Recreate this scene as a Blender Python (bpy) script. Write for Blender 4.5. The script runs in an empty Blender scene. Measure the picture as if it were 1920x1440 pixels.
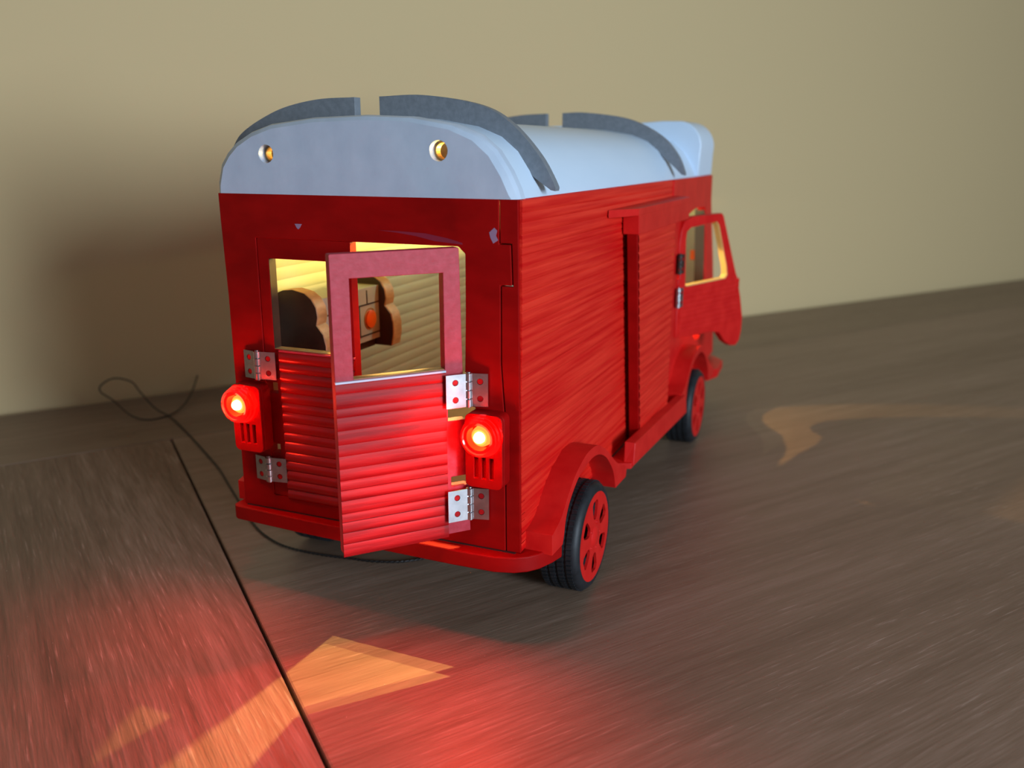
import bpy, bmesh, math, random
from mathutils import Vector, Matrix
from mathutils.geometry import tessellate_polygon

S = 0.01                       # everything below is written in centimetres
random.seed(7)
scn = bpy.context.scene
COL = scn.collection
PI = math.pi

# ------------------------------------------------------------------ camera
cam_d = bpy.data.cameras.new('camera')
cam = bpy.data.objects.new('camera', cam_d)
COL.objects.link(cam)
cam.location = (28.843*S, -33.169*S, 21.653*S)
cam.rotation_euler = (1.31335, 0.00047, 0.40231)
cam_d.sensor_fit = 'HORIZONTAL'
cam_d.sensor_width = 36.0
cam_d.lens = 1665.17/1920*36.0
cam_d.clip_start = 0.01
cam_d.dof.use_dof = True
cam_d.dof.focus_distance = 0.395
cam_d.dof.aperture_fstop = 9.0
scn.camera = cam

# ------------------------------------------------------------------ light
scn.view_settings.view_transform = 'Standard'
scn.view_settings.look = 'None'
scn.view_settings.gamma = 1.0
scn.view_settings.use_curve_mapping = False
scn.view_settings.exposure = 0.0

world = bpy.data.worlds.new('room_ambient')
scn.world = world
world.use_nodes = True
wbg = world.node_tree.nodes['Background']
wbg.inputs['Color'].default_value = (0.80, 0.90, 1.0, 1)
wbg.inputs['Strength'].default_value = 0.17


def area(name, loc, target, sx, sy, power, color):
    d = bpy.data.lights.new(name, 'AREA')
    d.shape = 'RECTANGLE'
    d.size = sx*S
    d.size_y = sy*S
    d.energy = power
    d.color = color
    o = bpy.data.objects.new(name, d)
    COL.objects.link(o)
    o.location = Vector(loc)*S
    dr = (Vector(target)-Vector(loc)).normalized()
    o.rotation_euler = dr.to_track_quat('-Z', 'Z').to_euler()
    return o


# daylight through the window across the room, low beside the table
area('window_daylight', (146, -64, 36), (0, 18, 14), 56, 34, 24.0, (0.70, 0.85, 1.0))

# ------------------------------------------------------------------ helpers


def link(name, me, parent=None, mat=None, smooth=False, bevel=0.0):
    o = bpy.data.objects.new(name, me)
    COL.objects.link(o)
    if mat:
        me.materials.append(mat)
    if parent:
        o.parent = parent
    if smooth:
        for p in me.polygons:
            p.use_smooth = True
        if smooth != 'all':
            me.set_sharp_from_angle(angle=math.radians(38 if smooth is True else smooth))
    if bevel:
        b = o.modifiers.new('bevel', 'BEVEL')
        b.width = bevel*S
        b.segments = 2
        b.limit_method = 'ANGLE'
        b.angle_limit = math.radians(40)
    return o


class MB:
    def __init__(self):
        self.bm = bmesh.new()

    def v(self, p):
        return self.bm.verts.new((p[0]*S, p[1]*S, p[2]*S))

    def box(self, x0, x1, y0, y1, z0, z1):
        P = [self.v((x, y, z)) for x in (x0, x1) for y in (y0, y1) for z in (z0, z1)]
        for f in ((0, 1, 3, 2), (4, 6, 7, 5), (0, 4, 5, 1), (2, 3, 7, 6), (0, 2, 6, 4), (1, 5, 7, 3)):
            self.bm.faces.new([P[i] for i in f])
        return self

    def hexa(self, c8):
        P = [self.v(c) for c in c8]          # bottom 4 ccw, top 4 ccw
        for f in ((0, 3, 2, 1), (4, 5, 6, 7), (0, 1, 5, 4), (1, 2, 6, 5), (2, 3, 7, 6), (3, 0, 4, 7)):
            self.bm.faces.new([P[i] for i in f])
        return self

    def prism(self, outline, holes, m, t0, t1):
        """polygon with holes, extruded from t0 to t1 along the third axis of mapping m(a,b,t)"""
        loops = [outline]+list(holes)
        flat = [p for l in loops for p in l]
        tris = tessellate_polygon([[Vector((p[0], p[1], 0)) for p in l] for l in loops])
        A = [self.v(m(p[0], p[1], t0)) for p in flat]
        B = [self.v(m(p[0], p[1], t1)) for p in flat]
        for t in tris:
            try:
                self.bm.faces.new([A[i] for i in t])
                self.bm.faces.new([B[i] for i in reversed(t)])
            except ValueError:
                pass
        k = 0
        for l in loops:
            n = len(l)
            for i in range(n):
                a, b = k+i, k+(i+1) % n
                self.bm.faces.new((A[a], A[b], B[b], B[a]))
            k += n
        return self

    def lathe(self, prof, m, n=32, close=False):
        """prof: list of (r, h); m(x, y, h) maps to space"""
        rings = []
        for r, h in prof:
            rings.append([self.v(m(r*math.cos(2*PI*i/n), r*math.sin(2*PI*i/n), h)) for i in range(n)])
        k = len(rings)
        for j in range(k if close else k-1):
            a, b = rings[j], rings[(j+1) % k]
            for i in range(n):
                self.bm.faces.new((a[i], a[(i+1) % n], b[(i+1) % n], b[i]))
        if not close:
            self.bm.faces.new(rings[0][::-1])
            self.bm.faces.new(rings[-1])
        return self

    def tube(self, pts, r, n=6):
        pts = [Vector(p) for p in pts]
        prev = None
        up = Vector((0, 0, 1))
        for i, p in enumerate(pts):
            d = (pts[min(i+1, len(pts)-1)]-pts[max(i-1, 0)]).normalized()
            s = d.cross(up)
            if s.length < 1e-3:
                s = Vector((1, 0, 0))
            s.normalize()
            w = s.cross(d)
            ring = [self.v(p+s*r*math.cos(2*PI*k/n)+w*r*math.sin(2*PI*k/n)) for k in range(n)]
            if prev:
                for k in range(n):
                    self.bm.faces.new((prev[k], prev[(k+1) % n], ring[(k+1) % n], ring[k]))
            else:
                self.bm.faces.new(ring[::-1])
            prev = ring
        self.bm.faces.new(prev)
        return self

    def ribs(self, m, a0, a1, b0, b1, n, t_back, t_base, depth, shape='round', na=1, jitter=0.0):
        """ribbed sheet: ribs run along a, stacked along b; surface at t_base+depth*profile"""
        prof = []
        step = (b1-b0)/n
        cuts = [b0+i*step+(random.uniform(-jitter, jitter)*step if 0 < i < n else 0) for i in range(n+1)]
        for i in range(n):
            c0, c1 = cuts[i], cuts[i+1]
            dd = depth*(1-random.uniform(0, 1)*min(jitter*2, .6))
            ks = (0, .1, .25, .5, .75, .9) if shape == 'round' else (0, .09, .35, .88)
            for s in ks:
                h = (1-abs(2*s-1)**2.6) if shape == 'round' else {0: 0, .09: .8, .35: 1, .88: .7}[s]
                prof.append((c0+(c1-c0)*s, t_base+dd*h))
        prof.append((b1, t_base))
        cols = []
        for j in range(na+1):
            a = a0+(a1-a0)*j/na
            cols.append([self.v(m(a, b, t)) for b, t in prof])
        for j in range(na):
            for i in range(len(prof)-1):
                self.bm.faces.new((cols[j][i], cols[j+1][i], cols[j+1][i+1], cols[j][i+1]))
        # back and sides
        bk = [self.v(m(a0, b0, t_back)), self.v(m(a1, b0, t_back)), self.v(m(a1, b1, t_back)), self.v(m(a0, b1, t_back))]
        self.bm.faces.new(bk[::-1])
        self.bm.faces.new([bk[0]]+cols[0]+[bk[3]])
        self.bm.faces.new([bk[1]]+cols[-1]+[bk[2]])
        self.bm.faces.new([bk[0], bk[1], cols[-1][0], cols[0][0]])
        self.bm.faces.new([bk[3], bk[2], cols[-1][-1], cols[0][-1]])
        return self

    def done(self, name, mat=None, parent=None, smooth=False, bevel=0.0):
        bmesh.ops.recalc_face_normals(self.bm, faces=self.bm.faces[:])
        me = bpy.data.meshes.new(name)
        self.bm.to_mesh(me)
        self.bm.free()
        return link(name, me, parent, mat, smooth, bevel)


def XZ(a, b, t): return (a, t, b)      # plane facing along Y
def YZ(a, b, t): return (t, a, b)      # plane facing along X
def XY(a, b, t): return (a, b, t)


def arc(cx, cy, r, a0, a1, n):
    return [(cx+r*math.cos(math.radians(a0+(a1-a0)*i/n)), cy+r*math.sin(math.radians(a0+(a1-a0)*i/n))) for i in range(n+1)]


def circ(cx, cy, r, n=16):
    return [(cx+r*math.cos(2*PI*i/n), cy+r*math.sin(2*PI*i/n)) for i in range(n)]


def rrect(x0, x1, y0, y1, r, n=4):
    return (arc(x1-r, y1-r, r, 0, 90, n)+arc(x0+r, y1-r, r, 90, 180, n) +
            arc(x0+r, y0+r, r, 180, 270, n)+arc(x1-r, y0+r, r, 270, 360, n))


def smooth_curve(pts, n=6, closed=False):
    P = [Vector(p) for p in pts]
    out = []
    for i in range(len(P)-1):
        p0 = P[i-1] if i else P[0]*2-P[1]
        p1, p2 = P[i], P[i+1]
        p3 = P[i+2] if i+2 < len(P) else P[-1]*2-P[-2]
        for k in range(n):
            t = k/n
            out.append(0.5*((2*p1)+(-p0+p2)*t+(2*p0-5*p1+4*p2-p3)*t*t+(-p0+3*p1-3*p2+p3)*t**3))
    out.append(P[-1])
    return out


def thing(name, label, cat, loc=(0, 0, 0), group=None):
    o = bpy.data.objects.new(name, None)
    o.empty_display_size = 0.02
    COL.objects.link(o)
    o.location = Vector(loc)*S
    o['label'] = label
    o['category'] = cat
    if group:
        o['group'] = group
    return o


def struct(o):
    o['kind'] = 'structure'
    return o

# ------------------------------------------------------------------ materials


def mat(name, base, rough=0.5, metal=0.0, spec=0.5):
    m = bpy.data.materials.new(name)
    m.use_nodes = True
    b = m.node_tree.nodes['Principled BSDF']
    b.inputs['Base Color'].default_value = (*base, 1)
    b.inputs['Roughness'].default_value = rough
    b.inputs['Metallic'].default_value = metal
    b.inputs['Specular IOR Level'].default_value = spec
    return m


def nodes(m):
    return m.node_tree.nodes, m.node_tree.links, m.node_tree.nodes['Principled BSDF']


def noise_tex(m, scale, detail=4, stretch=(1, 1, 1), rot=0.0, rough=0.55):
    N, L, b = nodes(m)
    tc = N.new('ShaderNodeTexCoord')
    r = N.new('ShaderNodeMapping')
    r.inputs['Rotation'].default_value = (0, 0, rot)
    mp = N.new('ShaderNodeMapping')
    mp.inputs['Scale'].default_value = stretch
    t = N.new('ShaderNodeTexNoise')
    t.inputs['Scale'].default_value = scale
    t.inputs['Detail'].default_value = detail
    t.inputs['Roughness'].default_value = rough
    L.new(tc.outputs['Object'], r.inputs['Vector'])
    L.new(r.outputs['Vector'], mp.inputs['Vector'])
    L.new(mp.outputs['Vector'], t.inputs['Vector'])
    return t


def ramp(m, src, stops):
    N, L, b = nodes(m)
    r = N.new('ShaderNodeValToRGB')
    e = r.color_ramp.elements
    while len(e) < len(stops):
        e.new(0.5)
    for i, (p, c) in enumerate(stops):
        e[i].position = p
        e[i].color = (*c, 1) if len(c) == 3 else c
    L.new(src, r.inputs['Fac'])
    return r


def bump(m, src, strength, dist, prev=None):
    N, L, b = nodes(m)
    n = N.new('ShaderNodeBump')
    n.inputs['Strength'].default_value = strength
    n.inputs['Distance'].default_value = dist
    L.new(src, n.inputs['Height'])
    if prev:
        L.new(prev.outputs['Normal'], n.inputs['Normal'])
    L.new(n.outputs['Normal'], b.inputs['Normal'])
    return n


def paint(name, dark, light, stretch, rough, scale=60, bstr=0.25, rot=0.0, spec=0.5):
    m = mat(name, dark, rough, spec=spec)
    N, L, b = nodes(m)
    t = noise_tex(m, scale, 5, stretch, rot)
    r = ramp(m, t.outputs['Fac'], [(0.36, dark), (0.68, light)])
    L.new(r.outputs['Color'], b.inputs['Base Color'])
    bump(m, t.outputs['Fac'], bstr, 0.0006)
    return m


RED_SIDE = paint('brushed red paint', (0.62, 0.004, 0.004), (0.80, 0.032, 0.016), (1, 0.10, 3.4), 0.45, 130, 0.35, spec=.25)
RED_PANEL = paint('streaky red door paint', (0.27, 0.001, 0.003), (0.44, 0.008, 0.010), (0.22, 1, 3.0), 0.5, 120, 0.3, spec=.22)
RED_REAR = paint('smooth red paint shade toned', (0.27, 0.0008, 0.0008), (0.36, 0.002, 0.002), (1, 1, 2), 0.5, 40, 0.08, spec=.15)  # smooth paint, its base also darkened for the shaded rear faces
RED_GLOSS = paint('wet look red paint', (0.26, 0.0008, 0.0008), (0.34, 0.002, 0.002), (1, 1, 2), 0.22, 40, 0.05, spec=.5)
RED_FLAT = paint('satin red paint', (0.59, 0.006, 0.006), (0.68, 0.014, 0.011), (1, 1, 1), 0.45, 90, 0.12, spec=.3)
RED_FRAME = paint('matt red primer paint', (0.42, 0.014, 0.030), (0.50, 0.030, 0.055), (1, 1, 1), 0.55, 300, 0.25)
WHITE_SHADED = paint('brushed white paint shade toned', (0.50, 0.59, 0.72), (0.58, 0.67, 0.80), (1, 0.5, 0.7), 0.42, 70, 0.30)  # white lowered in the base colour for the shaded rear cap
WHITE_SKIN = paint('smooth white paint', (0.62, 0.76, 0.92), (0.66, 0.79, 0.94), (1, 0.3, 1), 0.36, 40, 0.06)
GREY = paint('graphite grey paint', (0.17, 0.19, 0.215), (0.21, 0.23, 0.26), (1, 1, 1), 0.5, 400, 0.25)
INNER = paint('bare pale wood', (0.33, 0.39, 0.29), (0.38, 0.44, 0.33), (1, 0.2, 1), 0.6, 60, 0.1)
FLOORW = paint('bare plywood', (0.42, 0.27, 0.12), (0.50, 0.34, 0.17), (1, 0.2, 1), 0.6, 60, 0.1)
RUBBER = paint('black rubber', (0.008, 0.009, 0.011), (0.016, 0.018, 0.022), (1, 1, 1), 0.55, 200, 0.2)
CHROME = paint('zinc plated steel', (0.50, 0.50, 0.52), (0.68, 0.68, 0.70), (1, 1, 1), 0.30, 160, 0.15)
CHROME.node_tree.nodes['Principled BSDF'].inputs['Metallic'].default_value = 1.0
BROWN = paint('dark brown stain', (0.018, 0.008, 0.005), (0.035, 0.016, 0.009), (1, 1, 1), 0.5, 80, 0.15)
PLY = paint('plywood edge', (0.34, 0.20, 0.075), (0.46, 0.29, 0.12), (1, 1, 3), 0.5, 150, 0.15)
PALE = paint('pale grey card', (0.35, 0.41, 0.40), (0.40, 0.46, 0.45), (1, 1, 1), 0.6, 40, 0.05)
INK = mat('black ink', (0.02, 0.02, 0.018), 0.6)
ORANGE = mat('orange enamel', (0.80, 0.13, 0.01), 0.35)
CABLE = mat('black cable sheath', (0.012, 0.010, 0.010), 0.45)
AMBER_LIT = paint('amber lamplight tint', (0.62, 0.42, 0.14), (0.70, 0.48, 0.18), (1, 1, 1), 0.5, 60, 0.1)  # amber of the cab light put into the colour
PILLAR = mat('dark olive wood', (0.075, 0.062, 0.035), 0.6)
HIDDEN = mat('dark underside', (0.03, 0.012, 0.01), 0.7)

# clear red lens: transparent tint with a glossy skin (lets the lamp's light out)
LENS = bpy.data.materials.new('clear red plastic')
LENS.use_nodes = True
n_, l_ = LENS.node_tree.nodes, LENS.node_tree.links
n_.remove(n_['Principled BSDF'])
tr = n_.new('ShaderNodeBsdfTransparent')
tr.inputs['Color'].default_value = (1.0, 0.30, 0.25, 1)
gl = n_.new('ShaderNodeBsdfGlossy')
gl.inputs['Roughness'].default_value = 0.12
gl.inputs['Color'].default_value = (1, 0.6, 0.6, 1)
df = n_.new('ShaderNodeBsdfTranslucent')
df.inputs['Color'].default_value = (0.95, 0.03, 0.03, 1)
fr = n_.new('ShaderNodeLayerWeight')
fr.inputs['Blend'].default_value = 0.35
mx1 = n_.new('ShaderNodeMixShader')
mx2 = n_.new('ShaderNodeMixShader')
mx1.inputs['Fac'].default_value = 0.35
l_.new(tr.outputs[0], mx1.inputs[1])
l_.new(df.outputs[0], mx1.inputs[2])
l_.new(fr.outputs['Facing'], mx2.inputs['Fac'])
l_.new(mx1.outputs[0], mx2.inputs[1])
l_.new(gl.outputs[0], mx2.inputs[2])
l_.new(mx2.outputs[0], n_['Material Output'].inputs['Surface'])


def emit(name, col, strength):
    m = bpy.data.materials.new(name)
    m.use_nodes = True
    b = m.node_tree.nodes['Principled BSDF']
    b.inputs['Base Color'].default_value = (*col, 1)
    b.inputs['Emission Color'].default_value = (*col, 1)
    b.inputs['Emission Strength'].default_value = strength
    return m


LED_RED = emit('glowing tail lamp diode', (1.0, 0.72, 0.32), 5.0)
LED_HALO = emit('glowing red diode collar', (1.0, 0.20, 0.03), 2.2)
LED_WARM = emit('glowing warm diode', (1.0, 0.62, 0.20), 6.0)

# ------------------------------------------------------------------ wood of the table
PHI = math.radians(54.66)            # direction of the wall on the table plane


def wood(name, rot, c0, c1, c2, groove, rough=0.42, pores=0.5):
    m = mat(name, c0, rough)
    N, L, b = nodes(m)
    # grain runs along the local x axis after turning by -rot
    broad = noise_tex(m, 14, 3, (0.10, 1.0, 1), -rot, 0.5)
    mid = noise_tex(m, 130, 4, (0.06, 1.0, 1), -rot, 0.6)
    fine = noise_tex(m, 700, 4, (0.055, 1.0, 1), -rot, 0.6)
    blot = noise_tex(m, 12, 3, (0.5, 1.0, 1), -rot, 0.5)

    def mixf(a, c, f):
        n = N.new('ShaderNodeMix')
        n.data_type = 'FLOAT'
        n.inputs[0].default_value = f
        L.new(a, n.inputs[2])
        L.new(c, n.inputs[3])
        return n.outputs[0]
    base = mixf(mixf(broad.outputs['Fac'], mid.outputs['Fac'], 0.5), fine.outputs['Fac'], 0.3)
    r = ramp(m, base, [(0.38, c0), (0.50, c1), (0.62, c2)])
    sc = ramp(m, fine.outputs['Fac'], [(0.60, (0, 0, 0)), (0.70, (1, 1, 1))])
    bl = ramp(m, blot.outputs['Fac'], [(0.42, (0, 0, 0)), (0.62, (1, 1, 1))])
    mul = N.new('ShaderNodeMath')
    mul.operation = 'MULTIPLY'
    L.new(sc.outputs['Color'], mul.inputs[0])
    L.new(bl.outputs['Color'], mul.inputs[1])
    mul2 = N.new('ShaderNodeMath')
    mul2.operation = 'MULTIPLY'
    mul2.inputs[1].default_value = pores
    L.new(mul.outputs[0], mul2.inputs[0])
    mc = N.new('ShaderNodeMix')
    mc.data_type = 'RGBA'
    L.new(mul2.outputs[0], mc.inputs[0])
    L.new(r.outputs['Color'], mc.inputs[6])
    mc.inputs[7].default_value = (c2[0]*1.7, c2[1]*1.9, c2[2]*2.1, 1)
    # specks of dust
    dust = noise_tex(m, 900, 1)
    ds = ramp(m, dust.outputs['Fac'], [(0.79, (0, 0, 0)), (0.82, (1, 1, 1))])
    md = N.new('ShaderNodeMix')
    md.data_type = 'RGBA'
    L.new(ds.outputs['Color'], md.inputs[0])
    L.new(mc.outputs[2], md.inputs[6])
    md.inputs[7].default_value = (0.6, 0.55, 0.5, 1)
    L.new(md.outputs[2], b.inputs['Base Color'])
    rr = ramp(m, fine.outputs['Fac'], [(0.3, (rough-.08,)*3), (0.7, (rough+.12,)*3)])
    L.new(rr.outputs['Color'], b.inputs['Roughness'])
    bump(m, mixf(mid.outputs['Fac'], fine.outputs['Fac'], 0.5), groove, 0.0010)
    return m


WOOD_MAIN = wood('brown stained wood', PHI, (0.19, 0.118, 0.078), (0.25, 0.162, 0.110), (0.32, 0.215, 0.155), 0.25)
WOOD_LEFT = wood('weathered brown wood', PHI-PI/2, (0.12, 0.068, 0.045), (0.21, 0.130, 0.088), (0.33, 0.22, 0.165), 1.0, .42, .8)
WOOD_BACK = wood('brown stained edge wood', PHI, (0.16, 0.10, 0.066), (0.21, 0.137, 0.090), (0.27, 0.18, 0.125), 0.25)

# ------------------------------------------------------------------ the setting
P0 = Vector((-38.97, 15.92))
U = Vector((0.5784, 0.8157))
V = Vector((0.8157, -0.5784))


def tv(u, v):
    p = P0+U*u+V*v
    return (p.x, p.y)


wall_m = mat('beige wall paint', (0.74, 0.56, 0.30), 0.75, spec=0.2)
t = noise_tex(wall_m, 60, 4)
bump(wall_m, t.outputs['Fac'], 0.08, 0.0006)
w = MB().prism([tv(-260, -1.2), tv(520, -1.2), tv(520, -14), tv(-260, -14)], [], XY, -75, 190)
struct(w.done('wall_back', wall_m))
floor_m = mat('grey floor', (0.20, 0.18, 0.16), 0.7)
fl = MB().prism([tv(-260, -1), tv(520, -1), tv(520, 420), tv(-260, 420)], [], XY, -77, -75)
struct(fl.done('floor', floor_m))

table = thing('table', 'brown wooden table top of framed boards under the red toy van', 'table', (20, 20, 0))
TL = Matrix.Translation(Vector((-20*S, -20*S, 0)))


def board(pts, m, label=None):
    # rounded-over upper edges
    b = MB().prism(pts, [], XY, -2.6, 0.0)
    o = b.done('board', m, table, bevel=0.10)
    o.location = (-20*S, -20*S, 0)
    if label:
        o['label'] = label
    return o


board([tv(-150, 0), tv(420, 0), tv(420, 13.95), tv(11.0, 13.95), tv(-150, 13.95)], WOOD_BACK, 'long edge board running along the wall')
board([tv(-150, 14.05), tv(10.95, 14.05), tv(5.0, 97), tv(-150, 97)], WOOD_LEFT, 'weathered board with grain running away from the wall')
board([tv(11.1, 14.05), tv(420, 14.05), tv(420, 97), tv(5.15, 97)], WOOD_MAIN, 'broad smooth centre board')
# frame under the top and four legs
fr_ = MB()
for a in ((-140, 4, 410, 8), (-140, 88, 410, 92)):
    fr_.prism([tv(a[0], a[1]), tv(a[2], a[1]), tv(a[2], a[3]), tv(a[0], a[3])], [], XY, -12, -2.6)
o = fr_.done('apron', WOOD_BACK, table)
o.location = (-20*S, -20*S, 0)
for u_, v_ in ((-138, 4), (-138, 86), (402, 4), (402, 86)):
    o = MB().prism([tv(u_, v_), tv(u_+7, v_), tv(u_+7, v_+7), tv(u_, v_+7)], [], XY, -75, -2.6).done('leg', WOOD_BACK, table)
    o.location = (-20*S, -20*S, 0)

# ------------------------------------------------------------------ the van
van = thing('toy_van', 'red wooden toy van with a white roof, open doors and glowing tail lamps', 'toy van')
SEAM = 19.75
LEN = 39.4

# chassis / floor
ch = MB().prism([(0.3, -0.1), (14.9, -0.1), (14.9, 43.5), (0.3, 43.5)], [], XY, 3.9, 4.48)
ch.done('chassis', HIDDEN, van)
MB().box(0.5, 14.6, 0.5, 41, 4.5, 4.75).done('cargo_floor', FLOORW, van)

# rear wall with door opening
opening = [(1.95, 5.2), (12.5, 5.2), (12.5, 10.35), (13.0, 10.35), (13.0, 10.95), (12.5, 10.95), (12.6, 15), (12.62, 17.5), (12.3, 17.8), (1.95, 17.78)]
outline = [(0.12, 4.48), (14.40, 4.48), (14.36, 10.7), (14.2, 13.0), (14.2, 16.3), (14.72, 16.3), (14.66, 17.95), (14.15, 17.95),
           (14.15, SEAM), (0.0, SEAM), (0.02, 18.5), (0.12, 15)]
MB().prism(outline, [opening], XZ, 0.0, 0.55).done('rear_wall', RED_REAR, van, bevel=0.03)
# finger-jointed corner post
corner = [(14.45, 4.48), (15.12, 4.48), (14.98, SEAM), (14.20, SEAM), (14.20, 18.0), (14.71, 18.0), (14.77, 16.25), (14.25, 16.25), (14.25, 13.0), (14.41, 10.7)]
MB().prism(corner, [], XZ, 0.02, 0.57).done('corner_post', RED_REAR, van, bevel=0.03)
# paint marks left on the panel above the doors
pm = mat('lilac paint smear', (0.32, 0.20, 0.32), 0.5)
MB().prism([(4.18, 18.48), (4.56, 18.48), (4.46, 18.32), (4.36, 18.24), (4.28, 18.30)], [], lambda a, b, t: (a, t, b), -0.012, 0.01).done('paint_chip', pm, van)

sm = mat('faint violet paint smear', (0.26, 0.02, 0.045), 0.5, spec=.3)
MB().prism([(8.5, 18.34), (9.6, 18.33), (10.8, 18.28), (11.8, 18.12), (12.5, 17.95), (12.5, 17.88), (11.2, 17.98), (10.3, 18.16), (9.4, 18.27)], [], XZ, -0.008, 0.01).done('paint_smear', sm, van)
MB().prism([(13.72, 18.42), (13.95, 18.62), (14.08, 18.5), (14.02, 18.3), (14.12, 18.12), (13.9, 17.98), (13.78, 18.2)], [], XZ, -0.008, 0.01).done('paint_smear', pm, van)
# right side wall + ribbed skin
cab_open = [(28.5, 8.9), (32.4, 8.75), (33.6, 8.5), (34.8, 7.7), (36.0, 7.1), (37.2, 7.0), (38.3, 7.6), (38.6, 9.0),
            (38.3, 13), (37.5, 16.9), (37.1, 17.4), (33.6, 17.5), (29.0, 16.9), (28.6, 16.3)]
nose = [(0.55, 4.48), (43.9, 4.48), (43.3, 8.0), (41.8, 12.5), (39.5, SEAM-2.0), (LEN, SEAM), (0.55, SEAM)]
MB().prism(nose, [cab_open], YZ, 14.6, 15.0).done('side_wall', RED_FLAT, van)
MB().ribs(YZ, 0.12, 26.3, 4.5, 19.72, 33, 15.0, 15.09, 0.06, 'flat', 1, 0.28).done('side_panel', RED_SIDE, van, smooth=True)
cabskin = [(26.3, 4.48), (43.9, 4.48), (43.3, 8.0), (41.8, 12.5), (39.5, SEAM-2.0), (LEN, SEAM), (26.3, SEAM)]
MB().prism(cabskin, [cab_open], YZ, 15.0, 15.2).done('cab_side_panel', RED_FLAT, van, bevel=0.03)

# left side wall, ribbed on the inside
left_side = [(0.55, 4.48), (43.9, 4.48), (43.3, 8.0), (41.8, 12.5), (39.5, SEAM-2.0), (LEN, SEAM), (0.55, SEAM)]
lo = [(28.5, 8.9), (33.6, 8.7), (37.9, 9.0), (38.3, 13), (37.1, 17.4), (29.0, 17.2)]
MB().prism(left_side, [lo], YZ, 0.0, 0.3).done('side_wall', RED_FLAT, van)
MB().ribs(YZ, 0.56, 28.0, 4.5, 19.72, 24, 0.3, 0.44, 0.055, 'round', 1).done('inner_wall', INNER, van, smooth=True)
MB().ribs(YZ, 0.3, 28.0, 4.5, 19.7, 31, 0.0, -0.03, -0.10, 'round', 1).done('side_panel', RED_SIDE, van, smooth=True)

# nose: front wall with windscreen, dashboard
def nose_map(a, b, t):
    # a across, b up the sloping front, t thickness inwards
    z = 4.48+b
    y = 43.9-(z-4.48)*0.2 if z < 8 else 43.2-(z-8.0)*0.32
    return (a, y-t, z)


fw = MB()
zs = [0, 3.52, 8.0, 15.2]
for z0, z1 in zip(zs[:-1], zs[1:]):
    fw.hexa([nose_map(0, z0, 0), nose_map(2.2 if z0 > 7 else 15, z0, 0), nose_map(2.2 if z0 > 7 else 15, z0, .4), nose_map(0, z0, .4),
             nose_map(0, z1, 0), nose_map(2.2 if z0 > 7 else 15, z1, 0), nose_map(2.2 if z0 > 7 else 15, z1, .4), nose_map(0, z1, .4)])
fw.hexa([nose_map(11.3, 8, 0), nose_map(15, 8, 0), nose_map(15, 8, .4), nose_map(11.3, 8, .4),
         nose_map(11.3, 15.2, 0), nose_map(15, 15.2, 0), nose_map(15, 15.2, .4), nose_map(11.3, 15.2, .4)])
fw.hexa([nose_map(2.2, 13.6, 0), nose_map(11.3, 13.6, 0), nose_map(11.3, 13.6, .4), nose_map(2.2, 13.6, .4),
         nose_map(2.2, 15.2, 0), nose_map(11.3, 15.2, 0), nose_map(11.3, 15.2, .4), nose_map(2.2, 15.2, .4)])
fw.done('front_wall', RED_FLAT, van)
iw = MB()
iw.hexa([nose_map(11.3, 6, .45), nose_map(14.5, 6, .45), nose_map(14.5, 6, .6), nose_map(11.3, 6, .6),
         nose_map(11.3, 15, .45), nose_map(14.5, 15, .45), nose_map(14.5, 15, .6), nose_map(11.3, 15, .6)])
iw.done('cab_lining', INNER, van)
MB().prism([(38.42, 9.0), (39.2, 9.0), (38.9, 13), (38.3, 17.2), (37.3, 17.2), (38.12, 13)], [], YZ, 14.38, 15.12).done('door_pillar', PILLAR, van)
c_ = nose_map(12.6, 9.0, 0.62)
MB().box(13.55, 13.98, 40.2, 40.5, 12.9, 13.7).done('lit_hole_block', ORANGE, van, bevel=.05)  # orange block paints in the glow of a lit square hole

# white roof
prof = [(-0.12, SEAM), (-0.10, 20.3), (0.15, 21.1), (0.55, 21.6), (1.05, 22.02), (1.9, 22.45), (3.02, 22.78), (5.3, 23.03), (8.0, 23.10),
        (10.2, 23.0), (12.1, 22.68), (13.2, 22.25), (13.95, 21.65), (14.5, 20.85), (14.85, 20.15), (14.98, SEAM)]
h1, h2 = circ(2.86, 21.5, 0.40, 20), circ(11.48, 21.63, 0.42, 20)
ic = [(7.45+(x-7.45)*0.962, SEAM if z <= SEAM else z-0.22) for x, z in prof]
rc = MB()
tr1 = tessellate_polygon([[Vector((p[0], p[1], 0)) for p in l] for l in (ic, h1, h2)])
flat_ = ic+h1+h2
A_ = [rc.v((p[0], 0.0, p[1])) for p in flat_]
for t3 in tr1:
    rc.bm.faces.new([A_[i] for i in t3])
B_ = [rc.v((p[0], 0.16, p[1]+(0.10 if p[1] > SEAM else 0))) for p in [(7.45+(x-7.45)*0.988, z-.17 if z > SEAM else z) for x, z in prof]]
C_ = [rc.v((p[0], 0.38, p[1])) for p in prof]
D_ = [rc.v((p[0], 0.80, p[1])) for p in prof]
n__ = len(prof)
for P_, Q_ in ((A_[:n__], B_), (B_, C_), (C_, D_)):
    for i in range(n__):
        j = (i+1) % n__
        rc.bm.faces.new((P_[i], P_[j], Q_[j], Q_[i]))
k_ = n__
for hh in (h1, h2):
    m_ = len(hh)
    bk_ = [rc.v((p[0], 0.42, p[1])) for p in hh]
    for i in range(m_):
        j = (i+1) % m_
        rc.bm.faces.new((A_[k_+i], A_[k_+j], bk_[j], bk_[i]))
    k_ += m_
rc.done('rear_roof_cap', WHITE_SHADED, van, smooth=22)
sh = [(7.45+(x-7.45)*0.97, SEAM if z <= SEAM else z-0.2) for x, z in prof]
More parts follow.
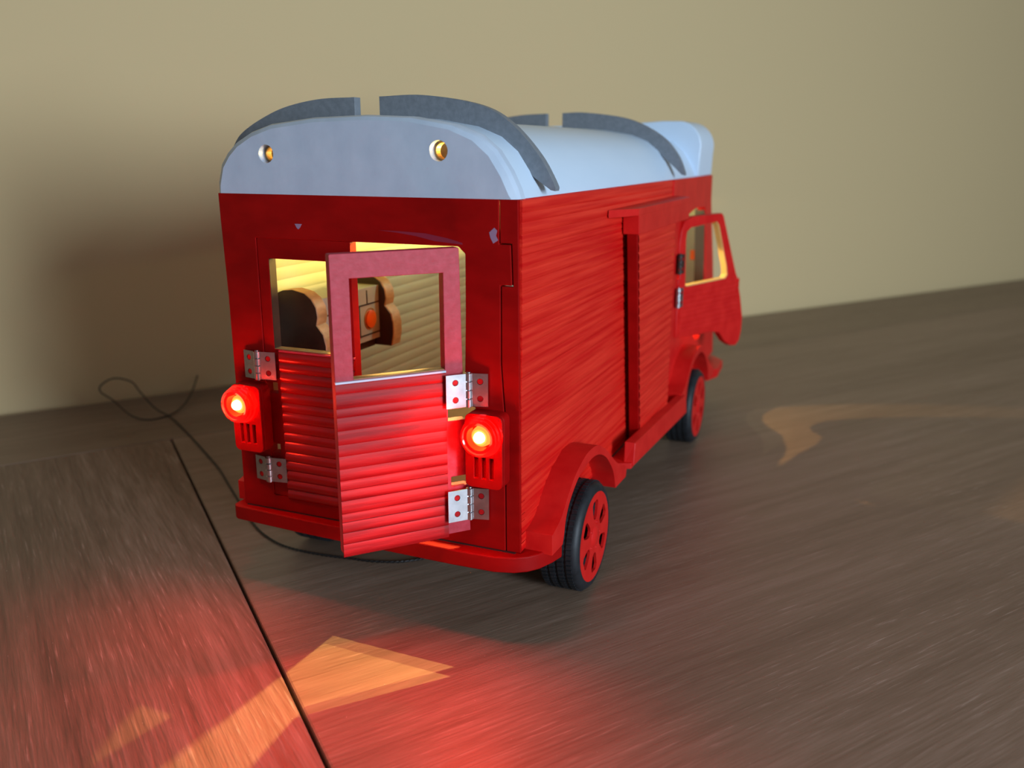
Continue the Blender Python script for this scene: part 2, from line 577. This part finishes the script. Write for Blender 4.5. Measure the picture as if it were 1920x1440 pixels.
MB().prism(sh, [circ(2.86, 21.5, 0.31, 20), circ(11.48, 21.63, 0.33, 20)], XZ, 0.42, 0.80).done('cap_backing', PLY, van)
# roof skin
rs = MB()
ins = [(7.5+(x-7.5)*0.985, z-0.04 if z > SEAM else z) for x, z in prof]
out = [Vector((x, z)) for x, z in ins]
inn = [Vector((7.5+(x-7.5)*0.945, (z-0.45) if z > SEAM+.1 else z)) for x, z in ins]
inn = [Vector((p.x, max(p.y, SEAM))) for p in inn]
rs.prism([tuple(p) for p in out]+[tuple(p) for p in reversed(inn)], [], XZ, 0.8, 34.6)
rs.done('roof_skin', WHITE_SKIN, van, smooth=True)
rl = MB()
li_o = [Vector((7.5+(p.x-7.5)*0.985, max(p.y-0.06, SEAM))) for p in inn]
li_i = [Vector((7.5+(p.x-7.5)*0.97, max(p.y-0.16, SEAM))) for p in inn]
rl.prism([tuple(p) for p in li_o]+[tuple(p) for p in reversed(li_i)], [], XZ, 0.85, 34.3)
rl.done('bounce_liner', BROWN, van, smooth=True)  # unseen dark liner added to cut bounced light inside the van
capf = ([(-0.05, SEAM), (-0.05, 21.0)]+arc(1.75, 21.5, 1.75, 180, 100, 6)+[(3, 23.45), (5, 23.5), (7.5, 23.55), (10, 23.6), (12.2, 23.75)] +
        arc(13.3, 21.9, 1.85, 80, 0, 8)+[(15.1, 21.2), (15.05, SEAM)])
MB().prism(capf, [], XZ, 34.6, 39.6).done('front_roof_cap', WHITE_SKIN, van, smooth=True, bevel=0.4)
MB().box(0.5, 14.5, 34.0, 34.6, 19.0, 19.7).done('roof_beam', FLOORW, van)

# grey roof fins
def fin(outer, inner, y0, th):
    o_ = smooth_curve([(p[0], p[1], 0) for p in outer], 6)
    i_ = smooth_curve([(p[0], p[1], 0) for p in inner], 6)
    pts = [(p.x, p.y) for p in o_]+[(p.x, p.y) for p in i_]
    return MB().prism(pts, [], XZ, y0, y0+th).done('roof_fin', GREY, van, smooth=True, bevel=0.03)


fin([(7.15, 23.97), (9.4, 23.98), (12.0, 23.55), (13.5, 22.78), (14.78, 21.47), (15.5, 20.28), (15.55, 19.98)],
    [(15.35, 20.02), (14.2, 20.85), (13.9, 21.5), (13.1, 22.15), (12.0, 22.6), (10, 22.92), (7.15, 23.0)], 2.7, 0.5)
fin([(5.85, 23.97), (3.9, 23.92), (2.0, 23.6), (0.5, 23.05), (-0.6, 22.45), (-1.1, 21.9), (-1.3, 21.4), (-1.25, 21.0)],
    [(-1.1, 21.0), (-0.4, 20.95), (0.3, 21.4), (1.0, 21.9), (1.9, 22.3), (3.2, 22.68), (5.85, 22.95)], 2.7, 0.5)
fin([(7.05, 24.12), (8.8, 24.12), (11.8, 23.66), (14.0, 22.58), (15.15, 21.37), (15.66, 20.3), (15.70, 20.02)],
    [(15.5, 20.08), (14.65, 20.85), (13.9, 21.5), (13.1, 22.15), (12.0, 22.6), (10, 22.92), (7.05, 23.0)], 26.9, 0.5)
fin([(5.87, 24.1), (3.9, 24.02), (2.0, 23.7), (0.3, 23.0), (-0.9, 22.1), (-1.5, 21.2), (-1.8, 20.2), (-1.8, 20.0)],
    [(-1.6, 20.05), (-0.4, 20.9), (0.3, 21.4), (1.0, 21.9), (1.9, 22.3), (3.2, 22.68), (5.87, 22.95)], 26.9, 0.5)

# bumpers
bp = [(-0.35, 1.6), (-0.35, -0.25), (-0.1, -0.42), (4, -0.62), (8, -0.72), (12.3, -0.78), (14.2, -0.72)]
bp += [(15.0, -0.48), (15.55, -0.1), (15.9, 0.35), (16.2, 1.1), (16.4, 1.9), (15.0, 2.2), (0.3, 2.2)]
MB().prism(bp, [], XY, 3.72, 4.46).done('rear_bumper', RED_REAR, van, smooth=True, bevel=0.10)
fb = [(0.0, 40.5), (15.2, 40.5), (15.3, 37.8), (16.0, 37.9), (16.5, 39.6), (16.3, 42.8), (15, 44.6), (0, 44.6), (-1.2, 43.0), (-1.2, 38), (-0.3, 37.8)]
MB().prism(fb, [], XY, 3.35, 4.1).done('front_bumper', RED_FLAT, van, bevel=0.08)

# fenders
FO = [(0.59, 5.33), (1.12, 5.48), (1.67, 5.68), (2.16, 6.02), (2.68, 6.48), (3.34, 6.95), (4.0, 7.27), (4.96, 7.56), (5.81, 7.64), (6.92, 7.52), (7.92, 7.09), (8.95, 6.47), (9.72, 5.91), (10.66, 5.33), (11.86, 4.8), (12.44, 4.5), (12.3, 4.0)]
FI = [(10.29, 4.05), (9.97, 4.92), (9.37, 5.62), (8.45, 6.38), (7.27, 6.93), (6.18, 7.11), (5.27, 7.05), (4.15, 6.85), (3.36, 6.45), (2.75, 5.98), (2.36, 5.45), (2.2, 5.02), (2.1, 4.66), (1.93, 4.32)]


def fender(dy, x0, x1, dz=0.0):
    o_ = smooth_curve([(p[0], p[1], 0) for p in FO[:-2]], 3)
    i_ = smooth_curve([(p[0], p[1], 0) for p in FI], 3)
    pts = [(0.59, 4.36)]+[(p.x, p.y) for p in o_]+FO[-2:]+[(p.x, p.y) for p in i_]
    return MB().prism([(a+dy, b+dz) for a, b in pts], [], YZ, x0, x1).done('fender', RED_FLAT, van, smooth=True, bevel=0.03)


fender(0, 15.02, 16.4)
fender(25.7, 15.02, 16.4, -0.1)
fender(0, -0.75, 0.0)
fender(25.7, -0.75, 0.0, -0.1)

# wheels
def wheel(y, x_face, side):
    R = 2.78
    Rr = 2.30
    s = side

    def m(a, b, h):
        return (x_face-s*h, y+a, R+b)
    # rim: dished disc with six rounded openings
    holes = []
    for k in range(6):
        a0 = 2*PI*k/6+PI/6
        pts = []
        for r, w_ in ((0.92, 0.12), (1.05, 0.25), (1.35, 0.35), (1.72, 0.43), (1.90, 0.30)):
            pts.append((r, w_))
        poly = [(r*math.cos(a0)-w_*math.sin(a0), r*math.sin(a0)+w_*math.cos(a0)) for r, w_ in pts]
        poly += [(r*math.cos(a0)+w_*math.sin(a0), r*math.sin(a0)-w_*math.cos(a0)) for r, w_ in reversed(pts)]
        holes.append(poly)
    rim = MB().prism(circ(0, 0, Rr, 48), holes, m, 0.0, 0.14)
    rim.lathe([(0.42, -0.10), (0.55, 0.0)], m, 20)
    for k in range(5):
        a = 2*PI*k/5
        cx, cy = 0.72*math.cos(a), 0.72*math.sin(a)
        rim.lathe([(0.06, -0.07), (0.09, 0.0)], lambda p, q, h, cx=cx, cy=cy: m(cx+p, cy+q, h), 8)
    wo = rim.done('wheel', RED_FLAT, van, smooth=True)
    ty = MB()
    prof_ = [(2.26, 0.02), (2.40, -0.02), (2.58, 0.04), (2.72, 0.18), (2.76, 0.32), (2.765, 0.60), (2.72, 0.62), (2.72, 0.70), (2.765, 0.72),
             (2.765, 1.05), (2.71, 1.07), (2.71, 1.15), (2.765, 1.17), (2.765, 1.48), (2.72, 1.50), (2.72, 1.58), (2.765, 1.60), (2.76, 1.85), (2.68, 2.02), (2.5, 2.1), (0.6, 2.1), (0.6, 1.2), (2.1, 0.5)]
    ty.lathe(prof_, m, 64, close=True)
    ty.done('tyre', RUBBER, wo, smooth=True)
    # tread blocks: rows of small studs round the tyre
    tr_ = MB()
    nb = 64
    for row, (h0, h1, off) in enumerate(((0.30, 0.56, 0), (0.76, 1.01, .5), (1.21, 1.44, 0), (1.64, 1.88, .5))):
        for k in range(nb):
            a = 2*PI*(k+off)/nb
            da = 0.028
            c8 = []
            for rr_ in (2.70, 2.82):
                for aa, hh in ((a-da, h0), (a+da, h0), (a+da+.012, h1), (a-da+.012, h1)):
                    c8.append(m(rr_*math.cos(aa), rr_*math.sin(aa), hh))
            tr_.hexa(c8)
    td = tr_.done('tread', RUBBER, wo)
    td['kind'] = 'stuff'
    # dark well behind the rim
    MB().lathe([(0.62, 0.13), (0.62, 1.6)], m, 20).done('wheel_hub', RUBBER, wo, smooth=True)
    return wo


wheel(6.62, 16.45, 1)
wheel(32.2, 16.45, 1)
wheel(6.62, -0.80, -1)
wheel(32.2, -0.80, -1)
for y in (6.62, 32.2):
    MB().lathe([(0.35, -0.5), (0.35, 15.5)], lambda a, b, h, y=y: (h, y+a, 2.8+b), 16).done('axle', CHROME, van, smooth=True)
    MB().box(2.5, 12.5, y-1.0, y+1.0, 3.1, 3.9).done('axle_block', HIDDEN, van)

# sliding door, its header rail and the running board
def slanted(x0, x1, yt0, yb0, y1, z0, z1):
    return [(x0, yb0, z0), (x1, yb0, z0), (x1, y1, z0), (x0, y1, z0), (x0, yt0, z1), (x1, yt0, z1), (x1, y1, z1), (x0, y1, z1)]


sd = MB()
sd.hexa(slanted(15.40, 16.0, 14.45, 16.4, 23.6, 4.75, 17.35))
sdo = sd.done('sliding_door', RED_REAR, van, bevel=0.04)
rb = MB()
zb, zt_, nn = 4.9, 17.2, 24
step = (zt_-zb)/nn
for i in range(nn):
    z0, z1 = zb+i*step, zb+(i+1)*step
    def yy(z): return 14.6+(17.35-z)/12.6*1.95
    prev = None
    for s, h in ((0, 0), (.15, .035), (.5, .05), (.85, .035), (1, 0)):
        z = z0+(z1-z0)*s
        cur = (rb.v((16.0+h, yy(z), z)), rb.v((16.0+h, 23.45, z)))
        if prev:
            rb.bm.faces.new((prev[0], prev[1], cur[1], cur[0]))
        prev = cur
rb.done('ribbed_panel', RED_SIDE, sdo, smooth=True)
MB().hexa(slanted(15.2, 16.12, 14.25, 14.4, 27.0, 17.2, 18.58)).done('door_header', RED_FLAT, van, bevel=0.04)
MB().hexa([(15.2, 11.6, 18.24), (16.14, 14.1, 18.24), (16.14, 27, 18.24), (15.2, 27, 18.24),
           (15.2, 11.6, 18.66), (16.14, 14.1, 18.62), (16.14, 27, 18.62), (15.2, 27, 18.72)]).done('door_rail', RED_FLAT, van, bevel=0.03)
rbd = MB().prism([(15.2, 12.45), (16.5, 13.0), (16.5, 27.3), (15.2, 27.3)], [], XY, 4.22, 4.55)
rbo = rbd.done('running_board', RED_FLAT, van, bevel=0.03)
MB().hexa([(16.02, 13.1, 4.40), (16.62, 13.15, 4.38), (16.62, 27.0, 3.72), (16.02, 27.0, 3.75),
           (16.02, 13.2, 5.72), (16.62, 13.35, 5.66), (16.62, 26.6, 5.12), (16.02, 26.6, 5.15)]).done('lip', RED_FLAT, rbo, bevel=0.05)

# ------------------------------------------------------------------ hinges (sub-parts of what they hold)
def hinge(parent, x, y, z0, z1, dirs, mats=CHROME):
    """knuckle at (x, y); dirs: list of (ux, uy, near, far) for the leaves"""
    hb = MB()
    n = 4
    dz = (z1-z0)/n
    for k in range(n):
        a, b = z0+k*dz+.012, z0+(k+1)*dz-.012
        hb.lathe([(0.13, a), (0.175, a+.02), (0.175, b-.02), (0.13, b)], lambda p, q, h: (x+p, y+q, h), 14)
    hb.lathe([(0.10, z0-.02), (0.10, z1+.03)], lambda p, q, h: (x+p, y+q, h), 10)
    ko = hb.done('hinge', mats, parent, smooth=True)
    for ux, uy, oy, w_ in dirs:
        nx, ny = uy, -ux
        if ny > 0:
            nx, ny = -nx, -ny
        def m(a, b, t, ux=ux, uy=uy, nx=nx, ny=ny, oy=oy):
            return (x+ux*a+nx*(t+oy), y+uy*a+ny*(t+oy), b)
        zc = (z0+z1)/2
        out_ = [(0.1, z0+.03), (w_, z0+.03), (w_, z1-.03), (0.1, z1-.03)]
        hl = [circ(w_*0.60, zc+(z1-z0)*.25, .14, 12), circ(w_*0.60, zc-(z1-z0)*.25, .14, 12)]
        lf = MB().prism(out_, hl, m, 0.0, 0.06)
        lf.done('hinge_leaf', mats, ko)
        sc = MB()
        for hx, hz in ((w_*0.60, zc+(z1-z0)*.25), (w_*0.60, zc-(z1-z0)*.25)):
            sc.lathe([(0.135, -0.01), (0.12, 0.045)], lambda p, q, h, hx=hx, hz=hz: m(hx+p, hz+q, h), 12)
        sc.done('screw_head', RED_PANEL, ko, smooth=True)
    return ko


# ------------------------------------------------------------------ rear doors
def rear_door(name, sx, hx, hy, rot, framemat, panelmat, w, win, zwin, label=None, pw0=.72):
    """local frame: hinge line at the origin, u grows along sx; outer face at y=0, thickness to +y"""
    def m(a, b, t): return (sx*a, t, b)
    k = 1.0 if rot else 0.0
    nt1, nt2 = (10.43, 10.97), (7.42, 7.88)
    out_ = [(-0.36, 5.22), (w, 5.22), (w, 17.74), (w-.04, 17.78), (0.05, 17.80), (0.0, 17.75), (-.12*k, nt1[1]), (.62, nt1[1]), (.62, nt1[0]), (-.2*k, nt1[0]),
            (-.25*k, nt2[1]), (.52, nt2[1]), (.52, nt2[0]), (-.3*k, nt2[0])]
    out_[0] = (-0.36*k, 5.22)
    hole = [(win[0], zwin[0]), (win[1], zwin[0]), (win[1], zwin[1]), (win[0], zwin[1])]
    d = MB().prism(out_, [hole], m, 0.0, 0.5).done(name, framemat, van, bevel=0.02)
    d.location = Vector((hx, hy, 0))*S
    d.rotation_euler = (0, 0, rot)
    if label:
        d['label'] = label
    p = MB().ribs(m, pw0, w+.02, 5.12, zwin[0]-.12, 15, -0.01, -0.07, -0.05 if rot else -0.10, 'flat' if rot else 'round', 1, 0.22 if rot else .05)
    p.done('ribbed_panel', panelmat, d, smooth=True)
    MB().box(*(sorted((sx*pw0, sx*(w+.02)))), -0.13, 0.0, zwin[0]-.10, zwin[0]-.02).done('ledge', WHITE_SHADED if rot else RED_FRAME, d)
    return d


ROT = math.radians(228.75-180)
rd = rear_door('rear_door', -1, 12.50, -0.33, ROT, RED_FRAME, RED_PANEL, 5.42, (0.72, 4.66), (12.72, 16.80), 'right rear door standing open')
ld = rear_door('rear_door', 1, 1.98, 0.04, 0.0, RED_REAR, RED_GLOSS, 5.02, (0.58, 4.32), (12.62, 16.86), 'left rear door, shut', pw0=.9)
MB().box(0.56, 0.60, 0.02, 0.50, 12.64, 16.84).done('reveal_strip', BROWN, ld)  # dark strip painting the unlit wooden reveal
MB().box(0.60, 4.30, 0.02, 0.50, 12.60, 12.64).done('reveal_strip', PLY, ld)
MB().box(-4.64, -0.74, 0.02, 0.50, 12.70, 12.74).done('reveal_strip', PLY, rd)
# right hinges belong to the body
for z0, z1 in ((11.05, 12.56), (5.88, 7.38)):
    hk = hinge(van, 12.86, -0.34, z0, z1, [(0.97, 0.24, -0.02, 0.85), (-0.66, -0.75, 0.02, 1.05)])
for z0, z1, xk in ((11.10, 12.50, 1.72), (5.97, 7.25, 1.95)):
    hinge(van, xk, -0.22, z0, z1, [(0.985, 0.17, 0.0, 0.95), (-0.985, 0.17, 0.0, 0.85)])

def point(name, loc, power, color, size=.25, kind='POINT', aim=None, angle=60, blend=.15):
    d = bpy.data.lights.new(name, kind)
    d.energy = power
    d.color = color
    d.shadow_soft_size = size*S
    o_ = bpy.data.objects.new(name, d)
    COL.objects.link(o_)
    o_.location = Vector(loc)*S
    if kind == 'SPOT':
        d.spot_size = math.radians(angle)
        d.spot_blend = blend
        o_.rotation_euler = (Vector(aim)-Vector(loc)).to_track_quat('-Z', 'Y').to_euler()
    return o_


RED_L = (1.0, 0.03, 0.012)


# ------------------------------------------------------------------ tail lamps
def tail_lamp(x0, x1, lx, z0, z1, beam):
    hol = []
    cx = (x0+x1)/2
    for k in (-1, 0, 1):
        hol.append([(cx+k*0.36-.10, z0+.42), (cx+k*0.36+.10, z0+.42), (cx+k*0.36+.10, z0+1.38), (cx+k*0.36-.10, z0+1.38)])
    tl = MB().prism(rrect(x0, x1, z0, z1, 0.28), hol, XZ, -0.80, -0.60)
    tl.prism(rrect(x0, x1, z0, z1, 0.28), [], XZ, -0.60, -0.001)
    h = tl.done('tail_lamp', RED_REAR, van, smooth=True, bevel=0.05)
    zc = 10.02

    def m(a, b, hh): return (lx+a, -0.8-hh, zc+b)
    # stepped clear lens
    MB().lathe([(0.92, 0.0), (0.92, 0.16), (0.86, 0.20), (0.86, 0.38), (0.80, 0.42), (0.80, 0.56), (0.70, 0.62), (0.68, 0.50), (0.55, 0.48), (0.5, 0.05)], m, 40, close=True).done('lens', LENS, h, smooth=True)
    # diode: domed core in a glowing red collar
    MB().lathe([(0.25, 0.0), (0.25, 0.40), (0.22, 0.52), (0.15, 0.60), (0.06, 0.63)], m, 24).done('diode', LED_RED, h, smooth='all')
    MB().lathe([(0.46, 0.0), (0.44, 0.22), (0.34, 0.36), (0.26, 0.36), (0.26, 0.0)], m, 32, close=True).done('collar', LED_HALO, h, smooth=True)
    point('tail_lamp_light', (lx, -0.8-0.62, zc), 0.12, RED_L, .75)
    point('tail_lamp_light', (lx, -0.8-0.95, zc), beam, RED_L, .35, 'SPOT', (lx, -11.0, 4.0), 150, 1.0)
    return h


tail_lamp(0.50, 2.16, 1.12, 7.62, 10.92, 0.50)
tail_lamp(12.88, 14.62, 13.74, 7.62, 10.92, 0.88)

# ------------------------------------------------------------------ cab door (open)
CD = math.radians(-20)               # local +y turned 20 deg towards +x


def cab_door():
    def m(a, b, t): return (t, a, b)
    out_ = [(0.0, 8.75), (3.3, 8.5), (4.9, 8.5), (6.0, 8.25), (7.0, 7.4), (7.9, 6.95), (8.7, 6.85), (9.2, 7.15), (9.45, 7.9), (9.5, 9.0), (9.0, 10.6), (8.3, 12.3), (8.05, 12.6),
            (5.75, 17.0), (5.5, 17.2), (1.6, 17.15), (0.6, 16.9), (0.15, 16.2), (0.0, 15.3), (0, 14.2), (.25, 14.15), (.25, 12.9), (0, 12.9), (0, 12.4), (.28, 12.4), (.28, 10.9), (0, 10.9)]
    hole = [(1.0, 12.35), (1.25, 12.28), (6.6, 12.3), (6.85, 12.55), (6.7, 13.2), (5.25, 16.35), (4.9, 16.62), (1.4, 16.4), (0.9, 16.15), (0.82, 15.6)]
    o_ = MB().prism(out_, [hole], m, -0.5, 0.0).done('cab_door', RED_FLAT, van, smooth=True, bevel=0.05)
    o_.location = Vector((15.3, 28.3, 0))*S
    o_.rotation_euler = (0, 0, CD)
    # strip round the window reveal, cab lamplight painted on in amber
    big = [(p[0]+(.01 if p[0] < 3 else -.12), p[1]+(.08 if p[1] < 14 else -.01)) for p in hole]
    MB().prism([(p[0]+.0, p[1]) for p in hole], [big], m, -0.5, -0.06).done('reveal_strip', AMBER_LIT, o_, smooth=True)
    MB().ribs(m, 0.35, 8.6, 8.85, 12.15, 9, 0.0, 0.01, 0.035, 'round', 1, 0.2).done('ribbed_panel', RED_FLAT, o_, smooth=True)
    return o_


cdo = cab_door()
hinge(van, 15.42, 28.10, 10.95, 12.35, [(0.34, 0.94, 0.0, 0.5), (-0.05, -1.0, 0.0, 0.5)])
hinge(van, 15.42, 28.10, 13.3, 14.7, [(0.34, 0.94, 0.0, 0.5), (-0.05, -1.0, 0.0, 0.5)], BROWN)  # brown hinge stands in for a dark open slot

# ------------------------------------------------------------------ lights inside the van
for y in (6.9, 9.6):
    MB().lathe([(0.22, 0), (0.25, 0.3), (0.18, .5)], lambda a, b, h, y=y: (7.4+a, y+b, 22.0-h), 12).done('ceiling_diode', LED_WARM, van)
WARM = (1.0, 0.64, 0.18)
point('ceiling_diode_light', (7.4, 6.9, 21.3), 2.1, WARM, .1, 'SPOT', (9.7, -7.6, 0), 32)
point('ceiling_diode_light', (7.4, 9.6, 21.3), 2.1, WARM, .1, 'SPOT', (9.7, -8.2, 0), 30)
point('cargo_fill_light', (9.0, 16, 19.0), 0.16, (0.80, 1.0, 0.70), .5)  # fill added to brighten the lower wall, no lamp there
# unseen board, added with warm lights above, shades the lower left wall
MB().box(10.6, 14.55, 1.0, 27, 18.35, 18.6).done('light_cut_board', FLOORW, van)
for y in (5, 13, 21):
    point('upper_wall_light', (13.0, y, 19.57), 0.85, (1.0, 0.66, 0.13), .12)
point('cab_light', (9.0, 31.0, 18.6), 0.16, (0.85, 1.0, 0.70), .2)  # neutral fill added to bring out the cab lining
point('cab_light', (8.0, 31.0, 17.0), 1.2, WARM, .15, 'SPOT', (27, 33, 0), 60)

# ------------------------------------------------------------------ cabinet on the left wall inside the van
cab = thing('wall_cabinet', 'pale grey cabinet with brown bread-slice shaped ends inside the van behind the rear doors', 'cabinet', (0, 0, 0))
slice_ = [(0.52, 10.9), (3.2, 10.9), (3.34, 11.6), (3.33, 12.2), (3.2, 12.75), (2.95, 13.05), (2.82, 13.2), (2.92, 13.6), (2.85, 14.1), (2.6, 14.5), (2.2, 14.78), (1.5, 14.92), (0.9, 14.86), (0.52, 14.7)]
for y0, y1 in ((3.1, 3.95), (9.65, 10.6)):
    s_ = MB().prism(slice_, [], XZ, y0, y1).done('end_panel', PLY, cab, smooth=True, bevel=0.05)
    MB().prism([(x*0.985+.01, z*0.998+.02) for x, z in slice_], [], XZ, y0-.04, y0-.0).done('stained_face', BROWN, s_)
body = MB().box(0.52, 2.45, 3.95, 9.65, 11.35, 14.35).done('body', PALE, cab, bevel=0.03)
g = MB()
g.box(2.45, 2.475, 4.0, 9.6, 13.38, 13.46)
g.box(2.45, 2.475, 7.55, 7.63, 11.75, 13.40)
g.box(2.45, 2.475, 8.35, 8.42, 13.45, 14.2)
g.box(2.45, 2.475, 4.0, 9.6, 11.68, 11.76)
g.done('groove', INK, body)
MB().lathe([(0.62, 0), (0.62, .03), (0.55, .03), (0.55, 0)], lambda a, b, h: (2.45+h, 8.65+a, 12.57+b), 32, close=True).done('ring', PLY, body)
MB().lathe([(0.50, 0), (0.50, .10), (0.44, .13)], lambda a, b, h: (2.45+h, 8.65+a, 12.57+b), 32).done('knob', ORANGE, body, smooth=True)
MB().box(0.52, 2.2, 4.1, 9.5, 10.9, 11.35).done('base', BROWN, cab)

# ------------------------------------------------------------------ twisted cable
import mathutils
Rm = cam.rotation_euler.to_matrix()
way = [(-31.2, 31.2, 1.2), (-27.6, 26.0, 0.5), (-25.87, 22.4, .15), (-26.13, 19.87, .12), (-27.9, 19.5, .3), (-31.0, 20.6, 1.0), (-32.6, 20.8, 1.55), (-33.0, 21.3, 2.0),
       (-32.4, 22.2, 2.45), (-31.2, 22.9, 2.1), (-30.0, 22.6, 1.4), (-27.4, 21.6, .45), (-25.1, 20.9, .15), (-21.12, 18.41, .08), (-16.96, 15.55, .08), (-13.12, 12.83, .1),
       (-10.22, 10.5, .08), (-7.54, 8.33, .08), (-4.21, 5.73, .08), (-2.17, 4.59, .08), (-0.54, 4.13, .08), (1.45, 4.09, .08), (3.37, 4.33, .08), (4.62, 4.51, .08), (6.22, 5.19, .08), (7.6, 6.8, .08), (8.6, 9.2, .08), (9.0, 12.0, .08)]
path = smooth_curve(way, 40)
# resample evenly
pts = [path[0]]
acc = 0.0
for a, b in zip(path[:-1], path[1:]):
    acc += (b-a).length
    if acc > 0.10:
        pts.append(b)
        acc = 0.0
cb = MB()
for ph in (0, PI):
    st = []
    dist = 0.0
    for i, p in enumerate(pts):
        if i:
            dist += (p-pts[i-1]).length
        d = (pts[min(i+1, len(pts)-1)]-pts[max(i-1, 0)]).normalized()
        s = d.cross(Vector((0, 0, 1)))
        if s.length < 1e-3:
            s = Vector((1, 0, 0))
        s.normalize()
        w_ = s.cross(d)
        an = dist/0.55*2*PI+ph
        st.append(p+s*0.036*math.cos(an)+w_*0.036*math.sin(an))
    cb.tube(st, 0.042, 5)
co = cb.done('cable', CABLE, None, smooth='all')
co['label'] = 'thin black twisted cable looping on the table left of the van and running beneath it'
co['category'] = 'cable'
